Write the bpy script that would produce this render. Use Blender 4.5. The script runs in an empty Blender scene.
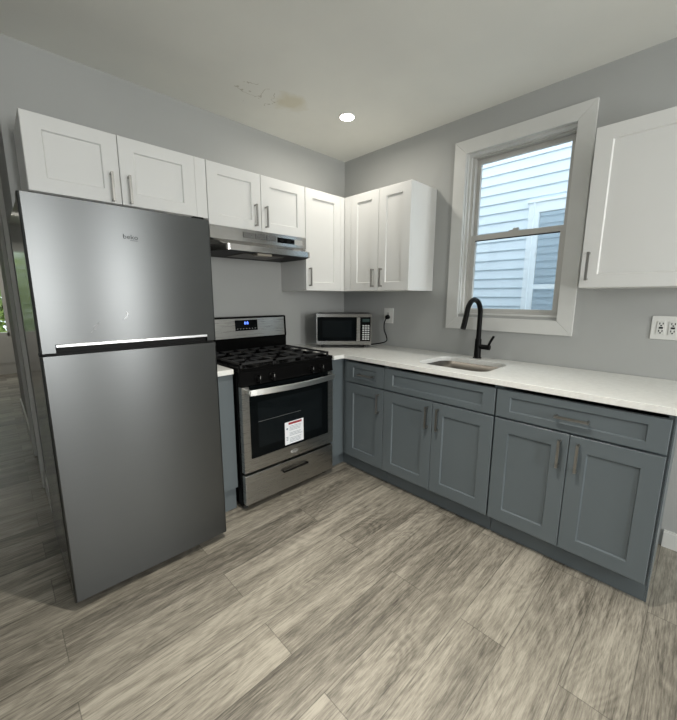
import bpy, bmesh, math, random
from mathutils import Vector, Matrix
random.seed(7)
scene = bpy.context.scene
COL = scene.collection
PI = math.pi

# ------------------------------------------------------------------ camera
cam_d = bpy.data.cameras.new('camera')
cam = bpy.data.objects.new('camera', cam_d)
COL.objects.link(cam)
_fw = Vector((0.68649855, 0.70625883, -0.17296879))
_rt = Vector((0.71744238, -0.69661098, 0.00309592))
_up = Vector((0.11830544, 0.12622049, 0.98492244))
M = Matrix.Identity(4)
for i in range(3):
    M[i][0] = _rt[i]; M[i][1] = _up[i]; M[i][2] = -_fw[i]
M.translation = Vector((-2.49316, -2.49048, 1.33169))
cam.matrix_world = M
cam_d.sensor_fit = 'HORIZONTAL'
cam_d.sensor_width = 36.0
cam_d.lens = 355.166 / 677 * 36.0
cam_d.clip_start = 0.02
scene.camera = cam

# ------------------------------------------------------------------ world, exposure
world = bpy.data.worlds.new('sky')
scene.world = world
world.use_nodes = True
bg = world.node_tree.nodes['Background']
bg.inputs[0].default_value = (0.88, 0.95, 1.0, 1)
bg.inputs[1].default_value = 2.7
scene.view_settings.view_transform = 'Standard'
scene.view_settings.look = 'None'
scene.view_settings.gamma = 1
scene.view_settings.use_curve_mapping = False
scene.view_settings.exposure = 0.08

CEIL = 2.555

def area_light(name, loc, direction, sx, sy, power, color, shape='RECTANGLE', spread=180):
    l = bpy.data.lights.new(name, 'AREA')
    l.shape = shape; l.size = sx
    if shape == 'RECTANGLE': l.size_y = sy
    l.energy = power; l.color = color; l.spread = math.radians(spread)
    o = bpy.data.objects.new(name, l); COL.objects.link(o)
    o.location = loc
    o.rotation_euler = Vector(direction).to_track_quat('-Z', 'Y').to_euler()
    return o
DAY = (0.98, 0.985, 0.965)
WARM = (1.0, 0.95, 0.86)
# daylight through the two rear windows and the side window of the room
area_light('daylight', (-2.02, -5.22, 1.45), (0, 1, 0), 0.26, 1.35, 44, DAY)
area_light('daylight', (-1.02, -5.22, 1.45), (0, 1, 0), 0.26, 1.35, 40, DAY)
area_light('daylight', (-4.42, -3.0, 1.5), (1, 0, 0), 1.1, 1.3, 2, DAY)
# recessed ceiling lamps; the last is added, unseen, to brighten the far room
SPOTS = [(-0.585, -0.605), (-1.75, -1.78), (-2.3, -4.3), (-2.48, -3.1), (-2.9, 4.9)]
SPOT_POWER = [5.0, 18, 2.5, 2.5, 14]
SPOT_SPREAD = [172, 92, 165, 165, 150]
for (sx, sy), pw, spr in zip(SPOTS, SPOT_POWER, SPOT_SPREAD):
    area_light('recessed_lamp_light', (sx, sy, CEIL - 0.012), (0, 0, -1), 0.085, 0.085, pw, WARM, 'DISK', spr)

# ------------------------------------------------------------------ materials
MATS = {}
def mat(name, color, rough=0.5, metal=0.0, emit=None, estr=0.0, **kw):
    m = bpy.data.materials.new(name); m.use_nodes = True
    b = m.node_tree.nodes['Principled BSDF']
    b.inputs['Base Color'].default_value = (*color, 1)
    b.inputs['Roughness'].default_value = rough
    b.inputs['Metallic'].default_value = metal
    if emit:
        b.inputs['Emission Color'].default_value = (*emit, 1)
        b.inputs['Emission Strength'].default_value = estr
    for k, v in kw.items():
        b.inputs[k.replace('_', ' ')].default_value = v
    MATS[name] = m
    return m
def N(m, t, **kw):
    n = m.node_tree.nodes.new(t)
    for k, v in kw.items(): setattr(n, k, v)
    return n
def L(m, a, b): m.node_tree.links.new(a, b)
def BS(m): return m.node_tree.nodes['Principled BSDF']

def mottled(name, c1, c2, scale, rough, bump=0.0, bscale=200, detail=4, **kw):
    m = mat(name, c1, rough, **kw)
    tc = N(m, 'ShaderNodeTexCoord'); n = N(m, 'ShaderNodeTexNoise')
    n.inputs['Scale'].default_value = scale; n.inputs['Detail'].default_value = detail
    L(m, tc.outputs['Object'], n.inputs['Vector'])
    r = N(m, 'ShaderNodeValToRGB')
    r.color_ramp.elements[0].position = 0.35; r.color_ramp.elements[0].color = (*c1, 1)
    r.color_ramp.elements[1].position = 0.65; r.color_ramp.elements[1].color = (*c2, 1)
    L(m, n.outputs['Fac'], r.inputs[0]); L(m, r.outputs[0], BS(m).inputs['Base Color'])
    if bump:
        n2 = N(m, 'ShaderNodeTexNoise'); n2.inputs['Scale'].default_value = bscale
        L(m, tc.outputs['Object'], n2.inputs['Vector'])
        bp = N(m, 'ShaderNodeBump'); bp.inputs['Strength'].default_value = bump; bp.inputs['Distance'].default_value = 0.002
        L(m, n2.outputs['Fac'], bp.inputs['Height']); L(m, bp.outputs[0], BS(m).inputs['Normal'])
    return m

wall_m = mottled('wall_paint', (0.375, 0.38, 0.368), (0.395, 0.40, 0.388), 1.5, 0.6, 0.15, 120)
trim_m = mottled('trim_paint', (0.60, 0.60, 0.575), (0.65, 0.65, 0.625), 3.0, 0.42, 0.05)
hallwall_m = mottled('hall_paint', (0.36, 0.36, 0.35), (0.38, 0.38, 0.37), 1.5, 0.6)
white_m = mottled('white_lacquer', (0.70, 0.70, 0.68), (0.72, 0.72, 0.70), 2.0, 0.33, 0.03, 60)
blue_m = mottled('slate_blue_lacquer', (0.106, 0.127, 0.138), (0.111, 0.132, 0.143), 2.0, 0.36, 0.03, 60)
gap_m = mat('dark_gap', (0.02, 0.02, 0.022), 0.8)
nickel_m = mat('brushed_nickel', (0.34, 0.33, 0.31), 0.38, 1.0)
chrome_m = mat('bright_chrome', (0.85, 0.87, 0.90), 0.28, 1.0)
blk_m = mat('black_enamel', (0.004, 0.004, 0.004), 0.14, Specular_IOR_Level=0.05)
blkmat_m = mat('black_matte', (0.004, 0.004, 0.004), 0.45, Specular_IOR_Level=0.12)
iron_m = mottled('cast_iron', (0.006, 0.006, 0.006), (0.010, 0.010, 0.010), 60, 0.5, 0.3, 300)
glassblk_m = mat('oven_glass', (0.003, 0.004, 0.0045), 0.06, Specular_IOR_Level=0.08)
ovenin_m = mat('oven_window', (0.006, 0.008, 0.009), 0.08, Specular_IOR_Level=0.1)
fsid_m = mat('fridge_side_paint', (0.06, 0.06, 0.058), 0.16, Specular_IOR_Level=0.35)
vinyl_m = mat('window_vinyl', (0.52, 0.51, 0.48), 0.4)
siding_m = mottled('siding_vinyl', (0.68, 0.76, 0.81), (0.71, 0.79, 0.84), 2, 0.55)
nbtrim_m = mat('neighbour_trim', (0.85, 0.90, 0.92), 0.5)
nbglass_m = mat('neighbour_glass', (0.50, 0.55, 0.58), 0.04, 0.8)
plastic_m = mat('white_plastic', (0.68, 0.68, 0.65), 0.35)
slot_m = mat('socket_black', (0.01, 0.01, 0.01), 0.5)
paper_m = mat('paper', (0.78, 0.80, 0.83), 0.6)
plate_m = mat('plate_grey', (0.38, 0.38, 0.37), 0.4)
ventd_m = mat('vent_shadow', (0.03, 0.03, 0.03), 0.5)
red_m = mat('label_red', (0.30, 0.03, 0.04), 0.6)
ink_m = mat('label_ink', (0.20, 0.25, 0.30), 0.6)
logo_m = mat('logo_grey', (0.02, 0.02, 0.022), 0.5, Specular_IOR_Level=0.15)
digit_m = mat('blue_digits', (0.05, 0.1, 0.6), 0.5, 0, (0.12, 0.25, 1.0), 3.0)
lens_m = mat('lamp_lens', (1, 1, 1), 0.5, 0, (1.0, 0.95, 0.85), 14.0)
key_m = mat('keypad_grey', (0.45, 0.46, 0.46), 0.5)
foot_m = mat('dark_foot', (0.02, 0.02, 0.02), 0.6)
hoodin_m = mat('hood_underside', (0.006, 0.006, 0.006), 0.5, Specular_IOR_Level=0.1)
hlens_m = mat('hood_lamp_cover', (0.30, 0.27, 0.22), 0.4)
leaf_m = mottled('leaves', (0.10, 0.19, 0.03), (0.45, 0.55, 0.16), 9, 0.5)
shelf_m = mat('oven_rack', (0.25, 0.26, 0.26), 0.3, 0.8)

# window glass: clear, with a thin reflection
glass_m = bpy.data.materials.new('clear_glass'); glass_m.use_nodes = True
nt = glass_m.node_tree; nt.nodes.remove(nt.nodes['Principled BSDF'])
tr = nt.nodes.new('ShaderNodeBsdfTransparent'); gl = nt.nodes.new('ShaderNodeBsdfGlossy'); gl.inputs['Roughness'].default_value = 0.02
mx = nt.nodes.new('ShaderNodeMixShader'); mx.inputs[0].default_value = 0.06
tr.inputs[0].default_value = (0.95, 0.97, 0.98, 1)
nt.links.new(tr.outputs[0], mx.inputs[1]); nt.links.new(gl.outputs[0], mx.inputs[2])
nt.links.new(mx.outputs[0], nt.nodes['Material Output'].inputs[0])

# brushed stainless steel: horizontal grain, needs a UV map whose u runs along the grain
def steel(name, color, rough, aniso=0.75, grain=0.03):
    m = mat(name, color, rough, 1.0)
    b = BS(m); b.inputs['Anisotropic'].default_value = aniso; b.inputs['Anisotropic Rotation'].default_value = 0.25
    tg = N(m, 'ShaderNodeTangent', direction_type='UV_MAP', uv_map='UVMap')
    L(m, tg.outputs[0], b.inputs['Tangent'])
    tc = N(m, 'ShaderNodeTexCoord'); mp = N(m, 'ShaderNodeMapping')
    mp.inputs['Scale'].default_value = (6, 6, 420)
    L(m, tc.outputs['Object'], mp.inputs[0])
    n = N(m, 'ShaderNodeTexNoise'); n.inputs['Scale'].default_value = 1.0; n.inputs['Detail'].default_value = 3
    L(m, mp.outputs[0], n.inputs['Vector'])
    mr = N(m, 'ShaderNodeMapRange'); mr.inputs[3].default_value = rough - grain; mr.inputs[4].default_value = rough + grain
    L(m, n.outputs['Fac'], mr.inputs[0]); L(m, mr.outputs[0], b.inputs['Roughness'])
    mc = N(m, 'ShaderNodeMapRange'); mc.inputs[3].default_value = 0.95; mc.inputs[4].default_value = 1.05
    L(m, n.outputs['Fac'], mc.inputs[0])
    vm = N(m, 'ShaderNodeVectorMath', operation='SCALE'); vm.inputs[0].default_value = color
    L(m, mc.outputs[0], vm.inputs['Scale']); L(m, vm.outputs[0], b.inputs['Base Color'])
    return m
fridge_m = steel('fridge_steel', (0.108, 0.112, 0.113), 0.31, 0.75)
steel_m = steel('range_steel', (0.44, 0.435, 0.42), 0.28, 0.8)
hood_m = steel('hood_steel', (0.45, 0.44, 0.425), 0.20, 0.5, 0.03)
chrome2_m = steel('handle_steel', (0.80, 0.80, 0.78), 0.30, 0.5)
mwsteel_m = steel('microwave_steel', (0.36, 0.355, 0.34), 0.26, 0.6)
sink_m = mat('sink_steel', (0.20, 0.185, 0.165), 0.42, 1.0)

# quartz counter
quartz_m = mottled('quartz', (0.78, 0.78, 0.75), (0.84, 0.84, 0.81), 45, 0.22, detail=8)

# ceiling with the water stain and the cracked paint beside it
ceil_m = mottled('ceiling_paint', (0.72, 0.72, 0.675), (0.76, 0.76, 0.71), 2.0, 0.7, 0.12, 90)
def add_stain():
    m = ceil_m; b = BS(m)
    base = b.inputs['Base Color'].links[0].from_socket
    geo = N(m, 'ShaderNodeNewGeometry')
    def blob(cx, cy, rx, ry, ns, amp):
        n = N(m, 'ShaderNodeTexNoise'); n.inputs['Scale'].default_value = ns; n.inputs['Detail'].default_value = 6
        L(m, geo.outputs['Position'], n.inputs['Vector'])
        s = N(m, 'ShaderNodeVectorMath', operation='SUBTRACT'); s.inputs[1].default_value = (cx, cy, CEIL)
        L(m, geo.outputs['Position'], s.inputs[0])
        k = N(m, 'ShaderNodeVectorMath', operation='MULTIPLY'); k.inputs[1].default_value = (1 / rx, 1 / ry, 0)
        L(m, s.outputs[0], k.inputs[0])
        ln = N(m, 'ShaderNodeVectorMath', operation='LENGTH'); L(m, k.outputs[0], ln.inputs[0])
        a = N(m, 'ShaderNodeMath', operation='MULTIPLY_ADD'); a.inputs[1].default_value = amp
        L(m, n.outputs['Fac'], a.inputs[0]); L(m, ln.outputs['Value'], a.inputs[2])
        return a.outputs[0]
    f = blob(-0.965, -0.47, 0.11, 0.10, 14, 1.4)
    mr = N(m, 'ShaderNodeMapRange'); mr.inputs[1].default_value = 1.9; mr.inputs[2].default_value = 1.15; mr.inputs[3].default_value = 0; mr.inputs[4].default_value = 0.5
    L(m, f, mr.inputs[0])
    mixa = N(m, 'ShaderNodeMix', data_type='RGBA'); mixa.inputs[7].default_value = (0.58, 0.52, 0.33, 1)
    L(m, mr.outputs[0], mixa.inputs[0]); L(m, base, mixa.inputs[6])
    # crack lines
    f2 = blob(-1.18, -0.40, 0.17, 0.15, 5, 0.8)
    near = N(m, 'ShaderNodeMath', operation='LESS_THAN'); near.inputs[1].default_value = 1.25; L(m, f2, near.inputs[0])
    v = N(m, 'ShaderNodeTexNoise'); v.inputs['Scale'].default_value = 7; v.inputs['Detail'].default_value = 3
    L(m, geo.outputs['Position'], v.inputs['Vector'])
    sub = N(m, 'ShaderNodeMath', operation='SUBTRACT'); sub.inputs[1].default_value = 0.5; L(m, v.outputs['Fac'], sub.inputs[0])
    ab = N(m, 'ShaderNodeMath', operation='ABSOLUTE'); L(m, sub.outputs[0], ab.inputs[0])
    lt = N(m, 'ShaderNodeMath', operation='LESS_THAN'); lt.inputs[1].default_value = 0.008; L(m, ab.outputs[0], lt.inputs[0])
    mu = N(m, 'ShaderNodeMath', operation='MULTIPLY'); L(m, lt.outputs[0], mu.inputs[0]); L(m, near.outputs[0], mu.inputs[1])
    mu2 = N(m, 'ShaderNodeMath', operation='MULTIPLY'); mu2.inputs[1].default_value = 0.5; L(m, mu.outputs[0], mu2.inputs[0])
    mixb = N(m, 'ShaderNodeMix', data_type='RGBA'); mixb.inputs[7].default_value = (0.30, 0.27, 0.18, 1)
    L(m, mu2.outputs[0], mixb.inputs[0]); L(m, mixa.outputs[2], mixb.inputs[6]); L(m, mixb.outputs[2], b.inputs['Base Color'])
add_stain()

# vinyl wood planks: per-plank tone and grain offset come from attributes of the floor mesh
floor_m = mat('oak_plank', (0.3, 0.28, 0.25), 0.42)
def wood_nodes():
    m = floor_m; b = BS(m)
    at = N(m, 'ShaderNodeAttribute', attribute_name='plank')
    uv = N(m, 'ShaderNodeUVMap', uv_map='UVMap')
    sep = N(m, 'ShaderNodeSeparateColor'); L(m, at.outputs['Color'], sep.inputs[0])
    off = N(m, 'ShaderNodeVectorMath', operation='SCALE'); off.inputs['Scale'].default_value = 37.0
    L(m, at.outputs['Color'], off.inputs[0])
    add = N(m, 'ShaderNodeVectorMath', operation='ADD'); L(m, uv.outputs[0], add.inputs[0]); L(m, off.outputs[0], add.inputs[1])
    def noise(sx, sy, det, dist=0.0, rough=0.55):
        mp = N(m, 'ShaderNodeMapping'); mp.inputs['Scale'].default_value = (sx, sy, 1)
        L(m, add.outputs[0], mp.inputs[0])
        n = N(m, 'ShaderNodeTexNoise'); n.inputs['Scale'].default_value = 1; n.inputs['Detail'].default_value = det
        n.inputs['Distortion'].default_value = dist; n.inputs['Roughness'].default_value = rough
        L(m, mp.outputs[0], n.inputs['Vector']); return n.outputs['Fac']
    big = noise(0.9, 7, 2, 0.8); mid = noise(2.2, 36, 6, 0.5, 0.75); fine = noise(16, 190, 4, 0.3, 0.7); kn = noise(1.3, 5.5, 1.5, 0.6, 0.4)
    def madd(a, k, c):
        x = N(m, 'ShaderNodeMath', operation='MULTIPLY_ADD'); L(m, a, x.inputs[0]); x.inputs[1].default_value = k
        if isinstance(c, float): x.inputs[2].default_value = c
        else: L(m, c, x.inputs[2])
        return x.outputs[0]
    # cathedral grain: contour lines of a slow noise
    k1 = N(m, 'ShaderNodeMath', operation='MULTIPLY'); L(m, kn, k1.inputs[0]); k1.inputs[1].default_value = 110.0
    k2 = N(m, 'ShaderNodeMath', operation='SINE'); L(m, k1.outputs[0], k2.inputs[0])
    s = madd(big, 0.40, 0.0); s = madd(mid, 0.44, s); s = madd(fine, 0.46, s); s = madd(sep.outputs[0], 0.13, s); s = madd(k2.outputs[0], 0.024, s)
    po = noise(5.0, 130, 3, 0.3, 0.6)
    pm = N(m, 'ShaderNodeMapRange'); pm.inputs[1].default_value = 0.56; pm.inputs[2].default_value = 0.70; pm.inputs[3].default_value = 0.0; pm.inputs[4].default_value = -0.10
    L(m, po, pm.inputs[0]); sa = N(m, 'ShaderNodeMath', operation='ADD'); L(m, s, sa.inputs[0]); L(m, pm.outputs[0], sa.inputs[1]); s = sa.outputs[0]
    r = N(m, 'ShaderNodeValToRGB'); cr = r.color_ramp
    cr.elements[0].position = 0.48; cr.elements[0].color = (0.035, 0.030, 0.024, 1)
    cr.elements[1].position = 0.87; cr.elements[1].color = (0.35, 0.323, 0.268, 1)
    e = cr.elements.new(0.61); e.color = (0.110, 0.099, 0.080, 1)
    e = cr.elements.new(0.72); e.color = (0.205, 0.187, 0.153, 1)
    L(m, s, r.inputs[0])
    # seams: v in metres across (0..w) is stored in the second UV layer
    uv2 = N(m, 'ShaderNodeUVMap', uv_map='edge'); sp = N(m, 'ShaderNodeSeparateXYZ'); L(m, uv2.outputs[0], sp.inputs[0])
    mn = N(m, 'ShaderNodeMath', operation='MINIMUM'); L(m, sp.outputs[0], mn.inputs[0]); L(m, sp.outputs[1], mn.inputs[1])
    lt = N(m, 'ShaderNodeMapRange'); lt.inputs[1].default_value = 0.0006; lt.inputs[2].default_value = 0.0022
    lt.inputs[3].default_value = 0.5; lt.inputs[4].default_value = 1.0
    L(m, mn.outputs[0], lt.inputs[0])
    vm = N(m, 'ShaderNodeVectorMath', operation='SCALE'); L(m, r.outputs[0], vm.inputs[0]); L(m, lt.outputs[0], vm.inputs['Scale'])
    L(m, vm.outputs[0], b.inputs['Base Color'])
    bp = N(m, 'ShaderNodeBump'); bp.inputs['Strength'].default_value = 0.25; bp.inputs['Distance'].default_value = 0.001
    L(m, fine, bp.inputs['Height']); L(m, bp.outputs[0], b.inputs['Normal'])
wood_nodes()

# ------------------------------------------------------------------ mesh helpers
def newbm(): return bmesh.new()
def root_of(o):
    while o.parent: o = o.parent
    return o
def obj(name, bm, m, parent=None, label=None, smooth=False, local=False, bev=0.0, uv=False):
    """links bm (world coordinates unless local) as one mesh object"""
    bmesh.ops.recalc_face_normals(bm, faces=bm.faces)
    if parent is not None and not local:
        r = root_of(parent)
        bmesh.ops.translate(bm, verts=bm.verts, vec=-Vector(r.location))
    org = Vector((0, 0, 0))
    if parent is None and not local:
        xs = [v.co for v in bm.verts]
        org = Vector(((min(c.x for c in xs) + max(c.x for c in xs)) / 2, (min(c.y for c in xs) + max(c.y for c in xs)) / 2, min(c.z for c in xs)))
        bmesh.ops.translate(bm, verts=bm.verts, vec=-org)
    if uv:
        ul = bm.loops.layers.uv.verify()
        for f in bm.faces:
            n = f.normal
            for lp in f.loops:
                c = lp.vert.co
                if abs(n.y) >= abs(n.x) : lp[ul].uv = (c.x, c.z + 0.3 * c.y)
                else: lp[ul].uv = (c.y, c.z + 0.3 * c.x)
    me = bpy.data.meshes.new(name); bm.to_mesh(me); bm.free()
    if uv: me.uv_layers[0].name = 'UVMap'
    me.materials.append(m)
    if smooth:
        for p in me.polygons: p.use_smooth = True
        me.set_sharp_from_angle(angle=math.radians(35))
    o = bpy.data.objects.new(name, me); COL.objects.link(o)
    o.location = org
    if parent is not None: o.parent = parent
    if label: o['label'] = label
    if bev:
        md = o.modifiers.new('bevel', 'BEVEL'); md.width = bev; md.segments = 2; md.limit_method = 'ANGLE'
        md.harden_normals = False
    return o
def thing(name, label, cat, loc, rotz=0.0, group=None):
    o = bpy.data.objects.new(name, None); COL.objects.link(o)
    o.empty_display_size = 0.1
    o.location = loc; o.rotation_euler = (0, 0, rotz)
    o['label'] = label; o['category'] = cat
    if group: o['group'] = group
    return o
def tag(o, label, cat, group=None):
    o['label'] = label; o['category'] = cat
    if group: o['group'] = group
    return o
def struct(name, bm, m, **kw):
    o = obj(name, bm, m, **kw); 
    if o.parent is None: o['kind'] = 'structure'
    return o
def box(bm, x0, x1, y0, y1, z0, z1):
    vs = [bm.verts.new(p) for p in ((x0, y0, z0), (x1, y0, z0), (x1, y1, z0), (x0, y1, z0), (x0, y0, z1), (x1, y0, z1), (x1, y1, z1), (x0, y1, z1))]
    for f in ((0, 1, 2, 3), (4, 5, 6, 7), (0, 1, 5, 4), (1, 2, 6, 5), (2, 3, 7, 6), (3, 0, 4, 7)):
        bm.faces.new([vs[i] for i in f])
    return vs
def boxes(*bs):
    bm = newbm()
    for b in bs: box(bm, *b)
    return bm
def prism(bm, pts, fn, t0, t1):
    """polygon pts (a,b) extruded from t0 to t1; fn(a,b,t) gives the point"""
    A = [bm.verts.new(fn(a, b, t0)) for a, b in pts]; B = [bm.verts.new(fn(a, b, t1)) for a, b in pts]
    bm.faces.new(A); bm.faces.new(B[::-1])
    n = len(pts)
    for i in range(n): bm.faces.new((A[i], A[(i + 1) % n], B[(i + 1) % n], B[i]))
def cyl(bm, p0, p1, r0, r1=None, n=24, caps=True):
    r1 = r0 if r1 is None else r1
    p0 = Vector(p0); p1 = Vector(p1); d = (p1 - p0).normalized()
    a = d.orthogonal().normalized(); b = d.cross(a)
    R0 = [bm.verts.new(p0 + (a * math.cos(2 * PI * i / n) + b * math.sin(2 * PI * i / n)) * r0) for i in range(n)]
    R1 = [bm.verts.new(p1 + (a * math.cos(2 * PI * i / n) + b * math.sin(2 * PI * i / n)) * r1) for i in range(n)]
    for i in range(n): bm.faces.new((R0[i], R0[(i + 1) % n], R1[(i + 1) % n], R1[i]))
    if caps: bm.faces.new(R0[::-1]); bm.faces.new(R1)
def tube(bm, pts, rad, n=16):
    """swept tube with per-point radius"""
    pts = [Vector(p) for p in pts]
    if not isinstance(rad, (list, tuple)): rad = [rad] * len(pts)
    prev = None; rings = []
    for i, p in enumerate(pts):
        d = (pts[min(i + 1, len(pts) - 1)] - pts[max(i - 1, 0)]).normalized()
        a = d.orthogonal().normalized() if prev is None else (prev - d * prev.dot(d)).normalized()
        prev = a; b = d.cross(a)
        rings.append([bm.verts.new(p + (a * math.cos(2 * PI * k / n) + b * math.sin(2 * PI * k / n)) * rad[i]) for k in range(n)])
    for r0, r1 in zip(rings, rings[1:]):
        for k in range(n): bm.faces.new((r0[k], r0[(k + 1) % n], r1[(k + 1) % n], r1[k]))
    bm.faces.new(rings[0][::-1]); bm.faces.new(rings[-1])
def catmull(P, k=8):
    P = [Vector(p) for p in P]; out = []
    Q = [P[0] * 2 - P[1]] + P + [P[-1] * 2 - P[-2]]
    for i in range(1, len(Q) - 2):
        for j in range(k):
            t = j / k
            out.append(0.5 * ((2 * Q[i]) + (-Q[i - 1] + Q[i + 1]) * t + (2 * Q[i - 1] - 5 * Q[i] + 4 * Q[i + 1] - Q[i + 2]) * t * t + (-Q[i - 1] + 3 * Q[i] - 3 * Q[i + 1] + Q[i + 2]) * t ** 3))
    out.append(P[-1]); return out
# face maps: u runs along the wall, w is the distance from the wall into the room
LM = lambda u, w, z: (u, -w, z)      # stove wall
RM = lambda u, w, z: (-w, u, z)      # window wall
def mbox(bm, fm, u0, u1, w0, w1, z0, z1):
    a = fm(u0, w0, z0); b = fm(u1, w1, z1)
    return box(bm, min(a[0], b[0]), max(a[0], b[0]), min(a[1], b[1]), max(a[1], b[1]), z0, z1)
def shaker(fm, u0, u1, z0, z1, w0, t=0.019, st=0.068, rec=0.009, rail=None):
    """five-piece door: flat frame round a recessed panel, one mesh"""
    u0, u1 = min(u0, u1), max(u0, u1); rail = rail or st
    bm = newbm(); e = 0.002; s = 0.0045; w1 = w0 + t
    def ring(d, dz, w): return [bm.verts.new(fm(a, w, b)) for a, b in ((u0 + d, z0 + dz), (u1 - d, z0 + dz), (u1 - d, z1 - dz), (u0 + d, z1 - dz))]
    R = [ring(0, 0, w0), ring(0, 0, w1 - e), ring(e, e, w1), ring(st, rail, w1), ring(st + s, rail + s, w1 - rec)]
    for a, b in zip(R, R[1:]):
        for i in range(4): bm.faces.new((a[i], a[(i + 1) % 4], b[(i + 1) % 4], b[i]))
    bm.faces.new(R[0][::-1]); bm.faces.new(R[-1])
    return bm
def pull(fm, u, z, w, length=0.137, vert=True):
    """flat bar pull on two posts"""
    bm = newbm(); h = length / 2; b = 0.0055
    if vert:
        mbox(bm, fm, u - b, u + b, w + 0.026, w + 0.034, z - h, z + h)
        for s in (-1, 1): mbox(bm, fm, u - 0.0045, u + 0.0045, w, w + 0.027, z + s * (h - 0.006) - 0.0045, z + s * (h - 0.006) + 0.0045)
    else:
        mbox(bm, fm, u - h, u + h, w + 0.026, w + 0.034, z - b, z + b)
        for s in (-1, 1): mbox(bm, fm, u + s * (h - 0.006) - 0.0045, u + s * (h - 0.006) + 0.0045, w, w + 0.027, z - 0.0045, z + 0.0045)
    return bm
def text_bm(txt, size, fm3):
    """lettering as mesh; fm3 maps (x, y) of the text plane to a point"""
    cu = bpy.data.curves.new('t', 'FONT'); cu.body = txt; cu.size = size; cu.align_x = 'CENTER'; cu.align_y = 'CENTER'
    cu.resolution_u = 3
    to = bpy.data.objects.new('t', cu); COL.objects.link(to)
    dg = bpy.context.evaluated_depsgraph_get(); dg.update()
    me = bpy.data.meshes.new_from_object(to.evaluated_get(dg))
    bm = newbm(); bm.from_mesh(me)
    for v in bm.verts: v.co = fm3(v.co.x, v.co.y)
    bpy.data.objects.remove(to); bpy.data.meshes.remove(me); bpy.data.curves.remove(cu)
    return bm

# ================================================================== SETTING
# floor planks run along x
def build_floor():
    bm = newbm(); ul = bm.loops.layers.uv.new('UVMap'); ue = bm.loops.layers.uv.new('edge')
    cl = bm.loops.layers.float_color.new('plank')
    W = 0.183; X0, X1, Y0, Y1 = -4.6, 0.12, -5.3, 6.1; Ln = 1.216
    r0 = math.floor((Y0 + 1.01) / W); r1 = math.ceil((Y1 + 1.01) / W)
    rnd = random.Random(11)
    for r in range(r0, r1):
        yt = -1.01 + r * W; yb = yt - W
        a, b = max(yb, Y0), min(yt, Y1)
        if b <= a: continue
        s = -1.222 if r % 2 else -1.828
        while s > X0: s -= Ln
        while s < X1:
            e = s + Ln; p, q = max(s, X0), min(e, X1)
            if q > p + 1e-4:
                tone = rnd.random(); ox = rnd.random(); oy = rnd.random()
                vs = [bm.verts.new(c) for c in ((p, a, 0), (q, a, 0), (q, b, 0), (p, b, 0))]
                # ring of four triangles-to-edge quads keeps the edge distance exact
                m = min((q - p), (b - a)) * 0.5
                iv = [bm.verts.new(c) for c in ((p + m, a + m, 0), (q - m, a + m, 0), (q - m, b - m, 0), (p + m, b - m, 0))]
                quads = [(vs[0], vs[1], iv[1], iv[0]), (vs[1], vs[2], iv[2], iv[1]), (vs[2], vs[3], iv[3], iv[2]), (vs[3], vs[0], iv[0], iv[3])]
                for qd in quads:
                    try: f = bm.faces.new(qd)
                    except ValueError: continue
                    for lp in f.loops:
                        c = lp.vert.co
                        lp[ul].uv = (c.x, c.y); lp[cl] = (tone, ox, oy, 1)
                        dd = m if lp.vert in iv else 0.0
                        lp[ue].uv = (dd, dd)
            s = e
    me = bpy.data.meshes.new('floor')
    bmesh.ops.recalc_face_normals(bm, faces=bm.faces)
    for f in bm.faces:
        if f.normal.z < 0: f.normal_flip()
    bm.to_mesh(me); bm.free(); me.materials.append(floor_m)
    o = bpy.data.objects.new('floor', me); COL.objects.link(o); o['kind'] = 'structure'
build_floor()
struct('ceiling', boxes((-4.6, 0.12, -5.3, 6.1, CEIL, CEIL + 0.1)), ceil_m)
HX = -2.352     # hallway wall plane
# stove wall and the hallway wall behind it
struct('wall_back', boxes((HX, 0.12, 0.0, 0.12, 0, CEIL)), wall_m)
struct('wall_hall_right', boxes((HX, HX + 0.12, 0.12, 0.72, 0, CEIL), (HX, HX + 0.12, 1.32, 3.16, 0, CEIL), (HX, HX + 0.12, 0.72, 1.32, 2.06, CEIL)), hallwall_m)
struct('wall_hall_left', boxes((-3.47, -3.35, 0.0, 3.16, 0, CEIL)), hallwall_m)
struct('wall_hall_front', boxes((-4.6, -3.35, 0.0, 0.12, 0, CEIL)), hallwall_m)
struct('wall_far_side', boxes((HX, -0.6, 3.04, 3.16, 0, CEIL), (-4.6, -3.35, 3.04, 3.16, 0, CEIL)), wall_m)
# window wall, with its opening
WY0, WY1, WZ0, WZ1 = -1.875, -1.195, 1.212, 2.322
struct('wall_right', boxes((0, 0.12, WY1, 0.12, 0, CEIL), (0, 0.12, -5.3, WY0, 0, CEIL), (0, 0.12, WY0, WY1, 0, WZ0), (0, 0.12, WY0, WY1, WZ1, CEIL)), wall_m)
# rear wall with two windows, left wall with one
struct('wall_front', boxes((-4.6, -2.17, -5.3, -5.2, 0, CEIL), (-1.87, -1.17, -5.3, -5.2, 0, CEIL), (-0.87, 0.0, -5.3, -5.2, 0, CEIL),
                           (-2.17, -1.87, -5.3, -5.2, 0, 0.7), (-2.17, -1.87, -5.3, -5.2, 2.2, CEIL), (-1.17, -0.87, -5.3, -5.2, 0, 0.7), (-1.17, -0.87, -5.3, -5.2, 2.2, CEIL)), wall_m)
struct('wall_left', boxes((-4.6, -4.5, -5.3, -3.6, 0, CEIL), (-4.6, -4.5, -2.4, 0, 0, CEIL), (-4.6, -4.5, -3.6, -2.4, 0, 0.8), (-4.6, -4.5, -3.6, -2.4, 2.2, CEIL)), wall_m)
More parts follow.
